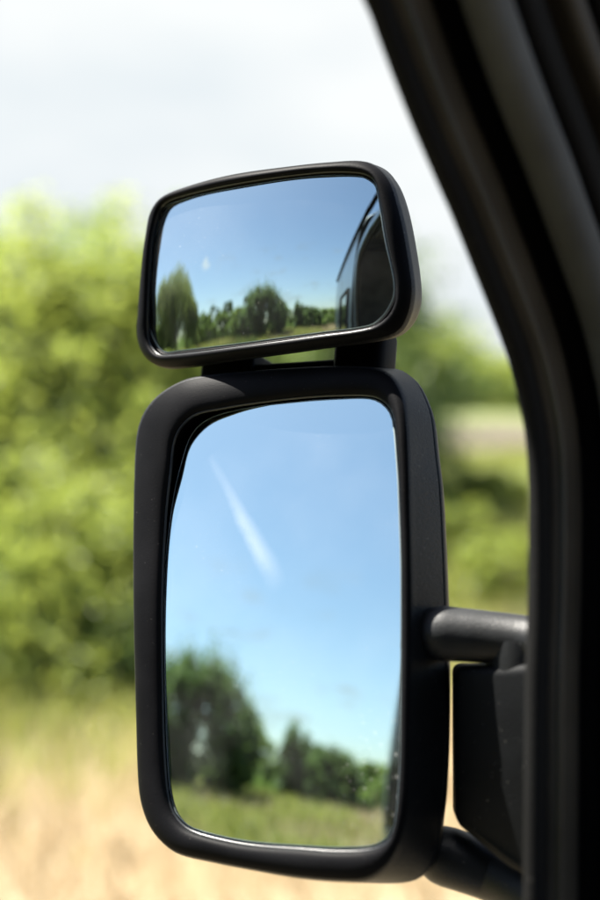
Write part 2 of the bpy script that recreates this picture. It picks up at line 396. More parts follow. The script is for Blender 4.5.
def leaf(name, dark, light, trans, gloss=0.35):
    m, nt, b, out = mat(name)
    g = nt.nodes.new('ShaderNodeNewGeometry')
    tc = nt.nodes.new('ShaderNodeTexCoord')
    n = N(nt, 'ShaderNodeTexNoise', Scale=1.6, Detail=3.0); nt.links.new(tc.outputs['Object'], n.inputs['Vector'])
    ad = nt.nodes.new('ShaderNodeMath'); ad.operation = 'MULTIPLY_ADD'; ad.inputs[1].default_value = 0.45
    nt.links.new(g.outputs['Random Per Island'], ad.inputs[0])
    ml = nt.nodes.new('ShaderNodeMath'); ml.operation = 'MULTIPLY'; ml.inputs[1].default_value = 0.6
    nt.links.new(n.outputs[0], ml.inputs[0]); nt.links.new(ml.outputs[0], ad.inputs[2])
    c = ramp(nt, ad.outputs[0], [(0.2, dark), (0.8, light)])
    nt.links.new(c, b.inputs['Base Color']); b.inputs['Roughness'].default_value = 0.45
    b.inputs['Specular IOR Level'].default_value = gloss
    t = nt.nodes.new('ShaderNodeBsdfTranslucent')
    hs = nt.nodes.new('ShaderNodeHueSaturation'); hs.inputs['Hue'].default_value = 0.485; hs.inputs['Value'].default_value = 1.5
    hs.inputs['Saturation'].default_value = 1.1
    nt.links.new(c, hs.inputs['Color']); nt.links.new(hs.outputs[0], t.inputs['Color'])
    mx = nt.nodes.new('ShaderNodeMixShader'); mx.inputs[0].default_value = trans
    nt.links.new(b.outputs[0], mx.inputs[1]); nt.links.new(t.outputs[0], mx.inputs[2]); nt.links.new(mx.outputs[0], out.inputs['Surface'])
    return m


L_BRIGHT = leaf('leaf_bright', (0.126, 0.174, 0.040), (0.222, 0.264, 0.070), 0.57)
L_MID = leaf('leaf_mid', (0.080, 0.134, 0.038), (0.150, 0.204, 0.062), 0.53)
L_DARK = leaf('leaf_dark', (0.038, 0.074, 0.026), (0.090, 0.135, 0.044), 0.44)
L_WILLOW = leaf('leaf_willow', (0.110, 0.150, 0.055), (0.205, 0.235, 0.095), 0.50)
L_GRASS = leaf('grass_green', (0.115, 0.145, 0.034), (0.260, 0.275, 0.085), 0.48)
L_REED = leaf('reed_green', (0.055, 0.090, 0.025), (0.170, 0.200, 0.070), 0.35)
L_STRAW = leaf('grass_dry', (0.30, 0.242, 0.140), (0.47, 0.395, 0.260), 0.38, 0.2)
m, nt, b, _ = mat('bark'); M_BARK = m
tc = nt.nodes.new('ShaderNodeTexCoord'); n = N(nt, 'ShaderNodeTexNoise', Scale=12.0, Detail=6.0); nt.links.new(tc.outputs['Object'], n.inputs['Vector'])
nt.links.new(ramp(nt, n.outputs[0], [(0.3, (0.035, 0.028, 0.02)), (0.7, (0.11, 0.09, 0.07))]), b.inputs['Base Color']); b.inputs['Roughness'].default_value = 0.9


# ------------------------------------------------------------------ terrain
def sstep(x, a, b):
    t = np.clip((np.asarray(x, float) - a) / (b - a), 0, 1); return t*t*(3-2*t)


HD = np.array([-sin(radians(38)), cos(radians(38))]); HR = np.array([cos(radians(38)), sin(radians(38))])


def height(x, y):
    """Flat field with a grassy rise ahead and to the left of the van, a bare cut along it."""
    x, y = np.asarray(x, float), np.asarray(y, float)
    s = x*HD[0] + y*HD[1]; t = x*HR[0] + y*HR[1]
    m = sstep(t, -10, -2.5)
    h = (3.1*sstep(s, 12, 25) + 1.0*sstep(s, 25.0, 26.8) + 1.3*sstep(s, 28, 40)) * m
    far = np.hypot(x, y)
    h = h + 3.0*sstep(far, 60, 300)*(0.5+0.5*np.sin(np.arctan2(y, x)*5.0+1.0))
    near = sstep(far, 2.5, 6)
    h = h + 0.95*sstep(-y, 12, 27)
    return h + near*(0.06*np.sin(x*0.9+1.3)*np.sin(y*0.8) + 0.035*np.sin(x*2.3)*np.cos(y*2.7+.4))


def build_ground():
    radii = np.concatenate([np.linspace(0.0, 30, 90), np.geomspace(30.6, 2500, 60)])
    na = 256
    ang = np.linspace(0, 2*pi, na, endpoint=False)
    X = radii[:, None]*np.cos(ang); Y = radii[:, None]*np.sin(ang)
    V = np.stack([X, Y, height(X, Y)], -1).reshape(-1, 3)
    i = np.arange(len(radii)-1)[:, None]*na; k = np.arange(na)[None]; k2 = (k+1) % na
    F = np.stack([i+k, i+na+k, i+na+k2, i+k2], -1).reshape(-1)
    me = np_mesh('ground', V, F, 4, True)
    m, nt, b, _ = mat('field_soil')
    tc = nt.nodes.new('ShaderNodeTexCoord')
    n1 = N(nt, 'ShaderNodeTexNoise', Scale=0.35, Detail=8.0, Roughness=0.6); nt.links.new(tc.outputs['Object'], n1.inputs['Vector'])
    n2 = N(nt, 'ShaderNodeTexNoise', Scale=6.0, Detail=8.0, Roughness=0.7); nt.links.new(tc.outputs['Object'], n2.inputs['Vector'])
    sep = nt.nodes.new('ShaderNodeSeparateXYZ'); nt.links.new(tc.outputs['Object'], sep.inputs[0])

    def mth(op, a, b_=None, c=None):
        n = nt.nodes.new('ShaderNodeMath'); n.operation = op
        for q, v in enumerate((a, b_, c)):
            if v is None: continue
            if isinstance(v, (int, float)): n.inputs[q].default_value = v
            else: nt.links.new(v, n.inputs[q])
        return n.outputs[0]

    def st(v, a, b_):
        n = nt.nodes.new('ShaderNodeMapRange'); n.interpolation_type = 'SMOOTHSTEP'
        nt.links.new(v, n.inputs['Value']); n.inputs['From Min'].default_value = a; n.inputs['From Max'].default_value = b_
        return n.outputs['Result']

    def mixc(f, a, b_):
        n = nt.nodes.new('ShaderNodeMix'); n.data_type = 'RGBA'
        nt.links.new(f, n.inputs['Factor'])
        for s_, v in (('A', a), ('B', b_)):
            if isinstance(v, tuple): n.inputs[s_].default_value = v
            else: nt.links.new(v, n.inputs[s_])
        return n.outputs['Result']
    green = ramp(nt, n2.outputs[0], [(0.3, (0.070, 0.095, 0.024)), (0.7, (0.125, 0.145, 0.045))])
    dry = ramp(nt, n2.outputs[0], [(0.3, (0.15, 0.118, 0.068)), (0.7, (0.25, 0.205, 0.13))])
    gravel = ramp(nt, n2.outputs[0], [(0.35, (0.12, 0.108, 0.082)), (0.65, (0.19, 0.172, 0.135))])
    bare = ramp(nt, n2.outputs[0], [(0.3, (0.050, 0.042, 0.026)), (0.7, (0.085, 0.072, 0.047))])
    r = nt.nodes.new('ShaderNodeVectorMath'); r.operation = 'LENGTH'; nt.links.new(tc.outputs['Object'], r.inputs[0])
    # dry verge beside the track, wider ahead of the van
    xx, yy = sep.outputs['X'], sep.outputs['Y']
    side = mth('MULTIPLY_ADD', st(yy, 1.0, -3.0), 7.4, mth('MULTIPLY', xx, -1.0))       # distance off the track on its left
    side = mth('MULTIPLY_ADD', n1.outputs[0], 3.0, side)
    f_dry = st(side, 11.0, 8.6)
    c = mixc(f_dry, green, dry)
    f_grav = st(mth('ABSOLUTE', mth('MULTIPLY_ADD', n1.outputs[0], 1.0, mth('SUBTRACT', xx, 0.9))), 1.2, 0.6)
    c = mixc(f_grav, c, gravel)
    s_ = mth('MULTIPLY_ADD', xx, float(HD[0]), mth('MULTIPLY', yy, float(HD[1])))
    s_ = mth('MULTIPLY_ADD', n1.outputs[0], 1.2, mth('SUBTRACT', s_, 0.6))
    t_ = mth('MULTIPLY_ADD', xx, float(HR[0]), mth('MULTIPLY', yy, float(HR[1])))
    f_bank = mth('MULTIPLY', mth('MULTIPLY', st(s_, 25.1, 25.5), st(s_, 26.5, 26.1)), st(t_, -6.0, -4.0))
    c = mixc(f_bank, c, bare)
    nt.links.new(c, b.inputs['Base Color']); b.inputs['Roughness'].default_value = 0.95
    bp = N(nt, 'ShaderNodeBump', Strength=0.6, Distance=0.05); nt.links.new(n2.outputs[0], bp.inputs['Height']); nt.links.new(bp.outputs[0], b.inputs['Normal'])
    tag(link('ground', me, m), kind='structure')


build_ground()


def hz(x, y): return float(height(x, y))


# ------------------------------------------------------------------ van: shell
van = bpy.data.objects.new('van', None); col.objects.link(van)
tag(van, 'dark van whose door frame, twin door mirrors and flank surround the view', 'van')
SKIN, INNER, RIGHT = -0.485, -0.440, 1.32


def skin_x(z):                          # tumblehome of the flank
    return SKIN + 0.05*max(0.0, (z-1.62)/1.0)**1.6


def body_side():
    """Left flank behind the front door, with a recessed panel joint and a roof gutter line."""
    prof = [(0.42, 0.05), (0.50, 0.0), (0.9, 0.0), (1.2, -0.004), (1.50, 0.0), (1.56, 0.006), (1.62, 0.0)] + [(z, 0.0) for z in np.linspace(1.75, 2.62, 9)]
    pr = [(skin_x(z)+d, z) for z, d in prof] + [(-0.395, 2.72), (-0.31, 2.79), (-0.12, 2.83), (0.42, 2.86), (0.96, 2.83), (1.11, 2.79), (1.19, 2.72)]
    ys = [-0.500, -0.506, -1.392, -1.400, -1.412, -1.420, -2.4, -2.58, -2.68, -2.72]
    inn = [0.004, 0.0, 0.0, 0.010, 0.010, 0.0, 0.0, 0.015, 0.06, 0.16]
    bm = bmesh.new(); R = []
    for y, d in zip(ys, inn):
        R.append([bm.verts.new((x+d if x < 0.4 else x-d, y, z-(0 if z < 2.7 else d*.6))) for x, z in pr])
    for a, b_ in zip(R, R[1:]):
        for k in range(len(a)-1): bm.faces.new((a[k], a[k+1], b_[k+1], b_[k]))
    link('flank_and_roof', bm_mesh('flank', bm, True, radians(30)), M_PAINT, van)
    bm = bmesh.new()                     # rear closing panel, right flank
    add_box(bm, (-0.30, -2.66, 0.45), (1.14, -2.62, 2.80)); link('rear_panel', bm_mesh('rear_panel', bm), M_PAINT, van)
    bm = bmesh.new(); add_box(bm, (RIGHT-.06, -2.6, 0.45), (RIGHT, -0.6, 2.66)); link('right_flank', bm_mesh('right_flank', bm), M_PAINT, van)
    # dark quarter pane set in the flank behind the door
    bm = bmesh.new(); R = []
    for y in (-0.66, -1.30):
        R.append([bm.verts.new((skin_x(z)-0.004, y, z)) for z in np.linspace(1.68, 2.28, 8)])
    for k in range(7): bm.faces.new((R[0][k], R[0][k+1], R[1][k+1], R[1][k]))
    p = link('side_window', bm_mesh('side_window', bm, True), M_PANE, van)
    bm = bmesh.new()
    for a, b_ in (((-0.66, 1.68), (-1.30, 1.68)), ((-0.66, 2.28), (-1.30, 2.28)), ((-0.66, 1.68), (-0.66, 2.28)), ((-1.30, 1.68), (-1.30, 2.28))):
        P = [Vector((skin_x(z)-0.004, y, z)) for y, z in [(a[0]+(b_[0]-a[0])*t, a[1]+(b_[1]-a[1])*t) for t in np.linspace(0, 1, 9)]]
        add_tube(bm, P, [0.012]*9, 8)
    link('window_seal', bm_mesh('window_seal', bm, True), M_RUBBER, p)
    # rain gutter
    bm = bmesh.new(); add_tube(bm, [(-0.432, y, 2.655) for y in (0.12, -0.5, -1.5, -2.55)], [0.014]*4, 8)
    link('rain_gutter', bm_mesh('rain_gutter', bm, True), M_BEZEL, van)


body_side()

# cab: roof, rear bulkhead, floor, dashboard, right door with its own opening, windscreen posts
bm = bmesh.new()
add_box(bm, (-0.36, -0.495, 2.60), (1.20, 0.16, 2.66), 0.02); link('cab_roof', bm_mesh('cab_roof', bm), M_PAINT, van)
bm = bmesh.new(); add_box(bm, (-0.335, -0.49, 2.565), (1.18, 0.14, 2.596)); link('headliner', bm_mesh('headliner', bm), M_CABIN, van)
bm = bmesh.new(); add_box(bm, (-0.43, -0.86, 0.55), (RIGHT-.07, -0.80, 2.58)); link('bulkhead', bm_mesh('bulkhead', bm), M_CABIN, van)
bm = bmesh.new(); add_box(bm, (-0.46, -0.79, 0.52), (RIGHT-.07, 1.25, 0.58)); link('cab_floor', bm_mesh('cab_floor', bm), M_CABIN, van)
bm = bmesh.new(); add_box(bm, (-0.40, 0.66, 0.80), (RIGHT-.07, 1.20, 1.44), 0.06); link('dashboard', bm_mesh('dashboard', bm, True, radians(40)), M_CABIN, van)
bm = bmesh.new()
add_box(bm, (RIGHT-.06, -0.59, 0.45), (RIGHT, 0.80, 1.55)); add_box(bm, (RIGHT-.06, -0.59, 1.552), (RIGHT, -0.45, 2.60)); add_box(bm, (RIGHT-.06, -0.448, 2.40), (RIGHT, 0.2, 2.60))
link('right_door', bm_mesh('right_door', bm), M_CABIN, van)
bm = bmesh.new(); add_box(bm, (-0.44, 0.80, 0.5), (RIGHT, 1.6, 1.38), 0.12); link('bonnet', bm_mesh('bonnet', bm, True, radians(40)), M_PAINT, van)
bm = bmesh.new()
add_box(bm, (-0.18, -0.52, 0.85), (0.34, 0.06, 1.0), 0.05); add_box(bm, (-0.16, -0.66, 1.0), (0.32, -0.52, 1.62), 0.05); add_box(bm, (-0.05, -0.64, 1.64), (0.21, -0.54, 1.84), 0.04)
link('driver_seat', bm_mesh('driver_seat', bm, True, radians(50)), M_CABIN, van)

# door skin below the window
bm = bmesh.new()
add_box(bm, (SKIN, -0.495, 0.47), (INNER-.004, 0.74, 1.60), 0.012)
door = link('front_door', bm_mesh('front_door', bm, True, radians(40)), M_PAINT, van)
bm = bmesh.new(); add_box(bm, (-0.53, -0.42, 1.36), (-0.515, -0.24, 1.39), 0.006); add_box(bm, (-0.516, -0.41, 1.365), (-0.484, -0.395, 1.385)); add_box(bm, (-0.516, -0.265, 1.365), (-0.484, -0.25, 1.385))
link('handle', bm_mesh('handle', bm, True, radians(40)), M_BEZEL, door)
bm = bmesh.new(); add_box(bm, (-0.438, -0.49, 0.62), (-0.425, 0.64, 1.57), 0.006); link('door_card', bm_mesh('door_card', bm), M_CABIN, door)

# window surround: profiles swept along the traced edge of the window opening
path = [(y, z) for y, z in WINDOW_EDGE]
path = [(-0.425, 1.62), (-0.425, 1.9), (-0.425, 2.2), (-0.40, 2.36), (-0.33, 2.42), (-0.1, 2.45), (0.15, 2.44), (0.28, 2.405), (0.38, 2.33)] + path[1:] + [(0.607, 1.62)]
P2 = spline(path, 150, closed=False)
T2 = np.gradient(P2, axis=0); T2 /= np.linalg.norm(T2, axis=1)[:, None]
N2 = np.stack([-T2[:, 1], T2[:, 0]], 1)           # in-plane, away from the opening
for k in range(len(P2)):                          # orient outward
    if np.dot(N2[k], P2[k]-np.array([0.1, 2.0])) < 0: N2[k] = -N2[k]
P2 = P2 - N2*0.0085


def sweep(name, prof, m, parent, lo=0, hi=None, label=None):
    """Closed (a, b) profile: a away from the opening, b towards the cabin."""
    hi = hi or len(P2)
    bm = bmesh.new(); R = []
    for k in range(lo, hi):
        lean = 0.0
        R.append([bm.verts.new((INNER + lean + b_, P2[k][0]+N2[k][0]*a, P2[k][1]+N2[k][1]*a)) for a, b_ in prof])
    n = len(prof)
    for r0, r1 in zip(R, R[1:]):
        for k in range(n): bm.faces.new((r0[k], r0[(k+1) % n], r1[(k+1) % n], r1[k]))
    bm.faces.new(R[0]); bm.faces.new(R[-1][::-1])
    o = link(name, bm_mesh(name, bm, True, radians(35)), m, parent)
    if label: o['label'] = label
    return o


def rounded(a0, a1, b0, b1, r, n=4):
    out = []
    for cx, cy, s in ((a1-r, b1-r, 0), (a0+r, b1-r, 1), (a0+r, b0+r, 2), (a1-r, b0+r, 3)):
        for k in range(n+1):
            t = pi/2*(s + k/n); out.append((cx+r*cos(t), cy+r*sin(t)))
    return out


frame = sweep('window_frame', rounded(0.010, 0.040, 0.0, 0.016, 0.006), M_TRIM, van)
sweep('window_seal', rounded(0.0, 0.014, 0.0, 0.012, 0.0055), M_RUBBER, frame)
sweep('door_frame_skin', rounded(0.024, 0.062, -0.012, -0.002, 0.004), M_PAINT, frame)
sweep('seal_lip', rounded(0.0135, 0.0165, 0.014, 0.0185, 0.001), M_BEAD, frame)
sweep('door_seal', rounded(0.036, 0.060, 0.0, 0.012, 0.005), M_RUBBER, frame)
front = next(k for k in range(len(P2)) if P2[k][0] > 0.27)
pillar = sweep('pillar', rounded(0.045, 0.150, 0.0, 0.024, 0.008), M_RUBBER, van, front)
sweep('pillar_trim', rounded(0.040, 0.066, 0.026, 0.050, 0.010), M_PILLAR, pillar, front)
sweep('trim_edge', rounded(0.068, 0.092, 0.026, 0.051, 0.008), M_RUBBER, pillar, front)
sweep('windscreen_trim', rounded(0.094, 0.112, 0.026, 0.062, 0.006), M_TRIM, pillar, front)
sweep('windscreen_seal', rounded(0.114, 0.21, 0.026, 0.068, 0.008), M_RUBBER, pillar, front)

# ------------------------------------------------------------------ mirrors
NSEG = 220


def off_ring(r, d, dw):
    """Ring moved outward by d in its own plane and by dw along the axis."""
    c = r[:, :2]; t = np.roll(c, -1, 0)-np.roll(c, 1, 0); t /= np.linalg.norm(t, axis=1)[:, None]
    n = np.stack([t[:, 1], -t[:, 0]], 1)
    o = r.copy(); o[:, :2] += n*d; o[:, 2] += dw
    return o


def with_w(pts, w): return [(p[0], p[1], w) for p in pts]


def rim_rings(lip, rim, bulge, n=10):
    """Rounded front rim from the glass opening to the outer edge."""
    out = []
    for t in np.linspace(0, 1, n):
        r = lip*(1-t) + rim*t
        r = r.copy(); r[:, 2] += bulge*sqrt(max(0.0, 1-(2*t-1)**2)); out.append(r)
    return out


def scaled(r, k, dw):
    o = r.copy(); c = o[:, :2].mean(0); o[:, :2] = c+(o[:, :2]-c)*k; o[:, 2] += dw
    return o


def glass_mesh(outline, R, thick=0.0022):
    g = polar_ring([p[:2] for p in outline], NSEG)
    c = g.mean(0)
    w = lambda q: np.sqrt(np.maximum(R*R-(q**2).sum(1), 1e-6))-R
    rings = []
    for s in np.concatenate([np.linspace(0.04, 0.9, 30), [0.95, 0.98, 1.0]]):
        q = c+(g-c)*s; rings.append(np.column_stack([q, w(q)]))
    bm = loft(rings[::-1], cap_end=(*c, float(w(c[None])[0])))
    return bm, rings[-1], g


# --- main mirror
wm_main = aim(MAIN_AT, MAIN_AIM)
lip = polar_ring(MAIN_LIP, NSEG); rim = polar_ring(MAIN_RIM, NSEG); side = polar_ring(MAIN_SIDE, NSEG)
well = [off_ring(lip, 0.006, -0.030), off_ring(lip, 0.006, -0.010), off_ring(lip, 0.003, -0.0035), off_ring(lip, 0.0008, -0.002)]
mids = [rim*(1-t)+side*t for t in (0.12, 0.5, 0.85)]
rr = rim_rings(lip, rim, 0.0070, 18)
bm = loft(rr[15:] + mids + [side, off_ring(side, -0.003, -0.001)])
main = link('main_mirror', bm_mesh('main_mirror', bm, True, radians(60)), M_HOUSING, van, wm_main)
bm = loft(well + rr[:16])
link('bezel', bm_mesh('bezel', bm, True, radians(60)), M_BEZEL, main)
bm = loft([off_ring(lip, -0.0004, -0.0012), off_ring(lip, -0.0007, -0.0002), off_ring(lip, 0.0, 0.0007), off_ring(lip, 0.0009, 0.0008), off_ring(lip, 0.0014, 0.0)])
link('bezel_bead', bm_mesh('bezel_bead', bm, True), M_BEAD, main)
bm = loft([off_ring(side, -0.006, -0.002), off_ring(side, -0.0012, -0.0024), off_ring(side, -0.0002, -0.0036), off_ring(side, 0.0, -0.008), scaled(side, 0.975, -0.018), scaled(side, 0.88, -0.040), scaled(side, 0.72, -0.056), scaled(side, 0.4, -0.066)], cap_end=(*side[:, :2].mean(0), -0.110))
link('back_shell', bm_mesh('back_shell', bm, True, radians(50)), M_HOUSING, main)
bm, edge, _ = glass_mesh(MAIN_GLASS, 1.6)
glass = link('mirror_glass', bm_mesh('main_glass', bm, True), M_MAIN_MIRROR, main)
bm = loft([off_ring(edge, -0.0002, 0.0001), off_ring(edge, 0.0007, -0.0002), off_ring(edge, 0.0010, -0.0012), off_ring(edge, 0.0010, -0.003)])
link('glass_edge', bm_mesh('glass_edge', bm, True), M_EDGE, main)
bm = loft([off_ring(edge, 0.0011, -0.0015), off_ring(edge, 0.0020, -0.0018), off_ring(edge, 0.0026, -0.004), off_ring(edge, 0.001, -0.008)], cap_end=(*edge[:, :2].mean(0), -0.02))
link('glass_holder', bm_mesh('glass_holder', bm, True, radians(50)), M_BEZEL, main)

# --- wide-angle mirror
wm_wide = aim(WIDE_AT, WIDE_AIM)
lip = polar_ring(WIDE_LIP, NSEG); rim = polar_ring(WIDE_RIM, NSEG); side = polar_ring(WIDE_SIDE, NSEG)
well = [off_ring(lip, 0.003, -0.018), off_ring(lip, 0.003, -0.006), off_ring(lip, 0.0008, -0.002)]
mids = [rim*(1-t)+side*t for t in (0.2, 0.5, 0.8)]
back = [scaled(side, 0.985, -0.008), scaled(side, 0.94, -0.020), scaled(side, 0.84, -0.036), scaled(side, 0.66, -0.048), scaled(side, 0.35, -0.056)]
for r in back: r[:, 2] = r[:, 2]*0.7 + r[:, 2].mean()*0.3
rr = rim_rings(lip, rim, 0.0065, 14)
link('bezel', bm_mesh('wide_bezel', loft(well + rr[:13]), True, radians(60)), M_BEZEL, None, wm_wide)
bm = loft(rr[12:] + mids + [side] + back, cap_end=(*side[:, :2].mean(0), back[-1][:, 2].mean()-0.002))
wide = link('wide_angle_mirror', bm_mesh('wide_angle_mirror', bm, True, radians(60)), M_HOUSING, van, wm_wide)
bm = loft([off_ring(lip, -0.0003, -0.0012), off_ring(lip, -0.0006, -0.0002), off_ring(lip, 0.0, 0.0006), off_ring(lip, 0.0008, 0.0007), off_ring(lip, 0.0012, 0.0)])
link('bezel_bead', bm_mesh('bezel_bead', bm, True), M_BEAD, wide)
wide_bezel = bpy.data.objects['bezel.001']; wide_bezel.parent = wide; wide_bezel.matrix_local = Matrix()
bm, edge, _ = glass_mesh(WIDE_GLASS, 0.38)
link('mirror_glass', bm_mesh('wide_glass', bm, True), M_MIRROR, wide)
bm = loft([off_ring(edge, -0.0002, 0.0001), off_ring(edge, 0.0005, -0.0002), off_ring(edge, 0.0008, -0.0012)]); link('glass_edge', bm_mesh('glass_edge', bm, True), M_EDGE, wide)
bm = loft([off_ring(edge, 0.0008, -0.0006), off_ring(edge, 0.0022, 0.0004), off_ring(edge, 0.0034, -0.002), off_ring(edge, 0.0036, -0.010)]); link('glass_holder', bm_mesh('glass_holder', bm, True, radians(50)), M_BEZEL, wide)


# --- neck between the two, arms, pivot cover
bm = bmesh.new()
add_box(bm, (-0.002, 0.170, -0.078), (0.0400, 0.238, -0.040), 0.010); add_box(bm, (-0.124, 0.180, -0.090), (-0.075, 0.222, -0.049), 0.004)
add_box(bm, (-0.1235, 0.172, -0.088), (0.036, 0.2120, -0.052), 0.006)
link('mirror_neck', bm_mesh('mirror_neck', bm, True, radians(40)), M_BEZEL, van, wm_main)

bm = bmesh.new()
add_tube(bm, spline([(-0.5565, 0.6505, 1.8712), (-0.5530, 0.6525, 1.8711), (-0.547, 0.6565, 1.8708), (-0.534, 0.6655, 1.870), (-0.516, 0.677, 1.8685), (-0.496, 0.686, 1.867), (-0.474, 0.690, 1.866)], 40, False),
         np.interp(np.linspace(0, 1, 40), [0, 0.027, 0.06, 0.11, 0.18, 0.3, 0.5, 0.8, 1], [0.0085, 0.0130, 0.0160, 0.0180, 0.0186, 0.0180, 0.0176, 0.0170, 0.0165]), 40)
add_tube(bm, [(-0.4995, 0.6835, 1.868), (-0.4995, 0.6835, 1.858), (-0.4995, 0.6835, 1.840)], [0.0170, 0.0180, 0.0180], 32)
upper = link('mirror_arm', bm_mesh('upper_arm', bm, True, radians(60)), M_ARM, van)
bm = bmesh.new()
add_tube(bm, spline([(-0.5690, 0.6640, 1.7215), (-0.5655, 0.6665, 1.7205), (-0.560, 0.671, 1.719), (-0.548, 0.681, 1.7145), (-0.532, 0.695, 1.707), (-0.501, 0.697, 1.699), (-0.474, 0.698, 1.692)], 40, False),
         np.interp(np.linspace(0, 1, 40), [0, 0.03, 0.06, 0.11, 0.18, 0.3, 0.6, 1], [0.0090, 0.0140, 0.0170, 0.0192, 0.0200, 0.0196, 0.0185, 0.0175]), 40)
link('mirror_arm', bm_mesh('lower_arm', bm, True, radians(60)), M_ARM, van)
bm = bmesh.new()
out2 = Vector((-0.69, 0.72, 0.0)) * 0.030
front_f = [bm.verts.new(p) for p in ((-0.534, 0.660, 1.849), (-0.500, 0.664, 1.851), (-0.470, 0.668, 1.856), (-0.470, 0.673, 1.712), (-0.500, 0.667, 1.724), (-0.5375, 0.664, 1.744))]
f = bm.faces.new(front_f)
r = bmesh.ops.extrude_face_region(bm, geom=[f])
bmesh.ops.translate(bm, verts=[v for v in r['geom'] if isinstance(v, bmesh.types.BMVert)], vec=out2)
bmesh.ops.bevel(bm, geom=list(bm.edges), offset=0.006, segments=4, affect='EDGES', profile=0.5)
link('pivot_cover', bm_mesh('pivot_cover', bm, True, radians(40)), M_COVER, van)
bm = bmesh.new(); add_box(bm, (-0.478, 0.700, 1.60), (-0.445, 0.795, 1.92), 0.01); link('mirror_bracket', bm_mesh('mirror_bracket', bm, True, radians(40)), M_BEZEL, van)

# ------------------------------------------------------------------ trees and bushes


def leaves_mesh(name, C, size, droop=None):
    """One kite-shaped leaf at every centre C."""
    n = len(C)
    d = rng.normal(size=(n, 3)); d[:, 2] = d[:, 2]*0.7-0.15
    if droop is not None: d = d*(1-droop) + np.array([0, 0, -1.6])*droop
    d /= np.linalg.norm(d, axis=1)[:, None]
    s = np.cross(d, rng.normal(size=(n, 3))); s /= np.linalg.norm(s, axis=1)[:, None]+1e-9
    L = (size*rng.uniform(0.65, 1.3, n))[:, None]; W = L*rng.uniform(0.22, 0.36, n)[:, None]
    if droop is not None: W = W*0.5
    nrm = np.cross(d, s)
    V = np.stack([C-d*L*.5, C+s*W-nrm*L*.06, C+d*L*.5, C-s*W-nrm*L*.06], 1).reshape(-1, 3)
    return np_mesh(name, V, np.arange(n*4), 4)


def limbs_mesh(name, h, spread, tips, r0, base_splay=0.0):
    bm = bmesh.new()
    top = h*0.55
    add_tube(bm, [(0, 0, -0.15), (0.04*h*.3, 0.02, top*.4), (-0.02*h*.3, 0.03, top)], [r0*1.25, r0*.85, r0*.5], 7)
    for p in tips:
        p = Vector(p); z0 = min(top*rng.uniform(0.15, 0.9), p.z*0.8)
        a = Vector((0, 0, z0)); mid = a.lerp(p, 0.5)+Vector((0, 0, 0.06*h))
        add_tube(bm, [a, mid, p], [r0*.42, r0*.25, r0*.07], 5, caps=False)
    return bm_mesh(name, bm, True)


def bush(kind, label, group, x, y, h, w, m, n_clump=45, per=150, size=0.11, r0=0.07, low=0.05, clump=None, spiky=0.0, fill=0):
    """Shrub or small tree: an uneven crown of leaf clumps on splayed limbs."""
    root = bpy.data.objects.new(kind, None); col.objects.link(root)
    root.location = (x, y, hz(x, y)-0.03)
    tag(root, label, 'bush' if 'bush' in kind or 'shrub' in kind else 'tree', group)
    cc, rr = [], []
    lobes = rng.uniform(0.82, 1.12, 5)
    for k in range(n_clump):
        a = rng.uniform(0, 2*pi); t = rng.uniform(0, 1)**0.75
        z = low + (1-low)*t
        belly = sqrt(max(0.02, 1-((z-0.42)/0.62)**2))*lobes[int(a/(2*pi)*5) % 5]
        r = belly*sqrt(rng.uniform(0.12, 1.0))
        cc.append((cos(a)*r*w, sin(a)*r*w, z*h*rng.uniform(0.9, 1.0))); rr.append((clump or 0.21)*w*rng.uniform(0.6, 1.2))
    cc = np.array(cc)
    pts = []
    for c, r in zip(cc, rr):
        n = int(per*rng.uniform(0.6, 1.3))
        q = rng.normal(size=(n, 3)); q /= np.linalg.norm(q, axis=1)[:, None]; q *= (r*rng.uniform(0.15, 1, n)**0.45)[:, None]
        q[:, 2] *= 0.8
        if spiky:
            q[:, 2] += np.abs(rng.normal(size=n))*r*spiky*(rng.uniform(0, 1, n) < .25)
        pts.append(c+q)
    if fill:                            # loose outer twigs that even out the crown
        a = rng.uniform(0, 2*pi, fill); z = low+(1-low)*rng.uniform(0, 1, fill)**0.8
        rad = np.sqrt(np.maximum(0.02, 1-((z-0.42)/0.62)**2))*lobes[(a/(2*pi)*5).astype(int) % 5]*w*rng.uniform(0.62, 1.06, fill)
        wob = 1+0.10*np.sin(a*5+z*9)+0.07*np.sin(a*11-z*17)
        pts.append(np.stack([np.cos(a)*rad*wob, np.sin(a)*rad*wob, z*h*wob], 1))
    P = np.vstack(pts); P = P[P[:, 2] > 0.02]
    link('crown', leaves_mesh('crown', P, size), m, root)
    tips = cc[rng.permutation(len(cc))[:min(22, len(cc))]]
    link('trunk', limbs_mesh('trunk', h, w, tips, r0), M_BARK, root)
    return root


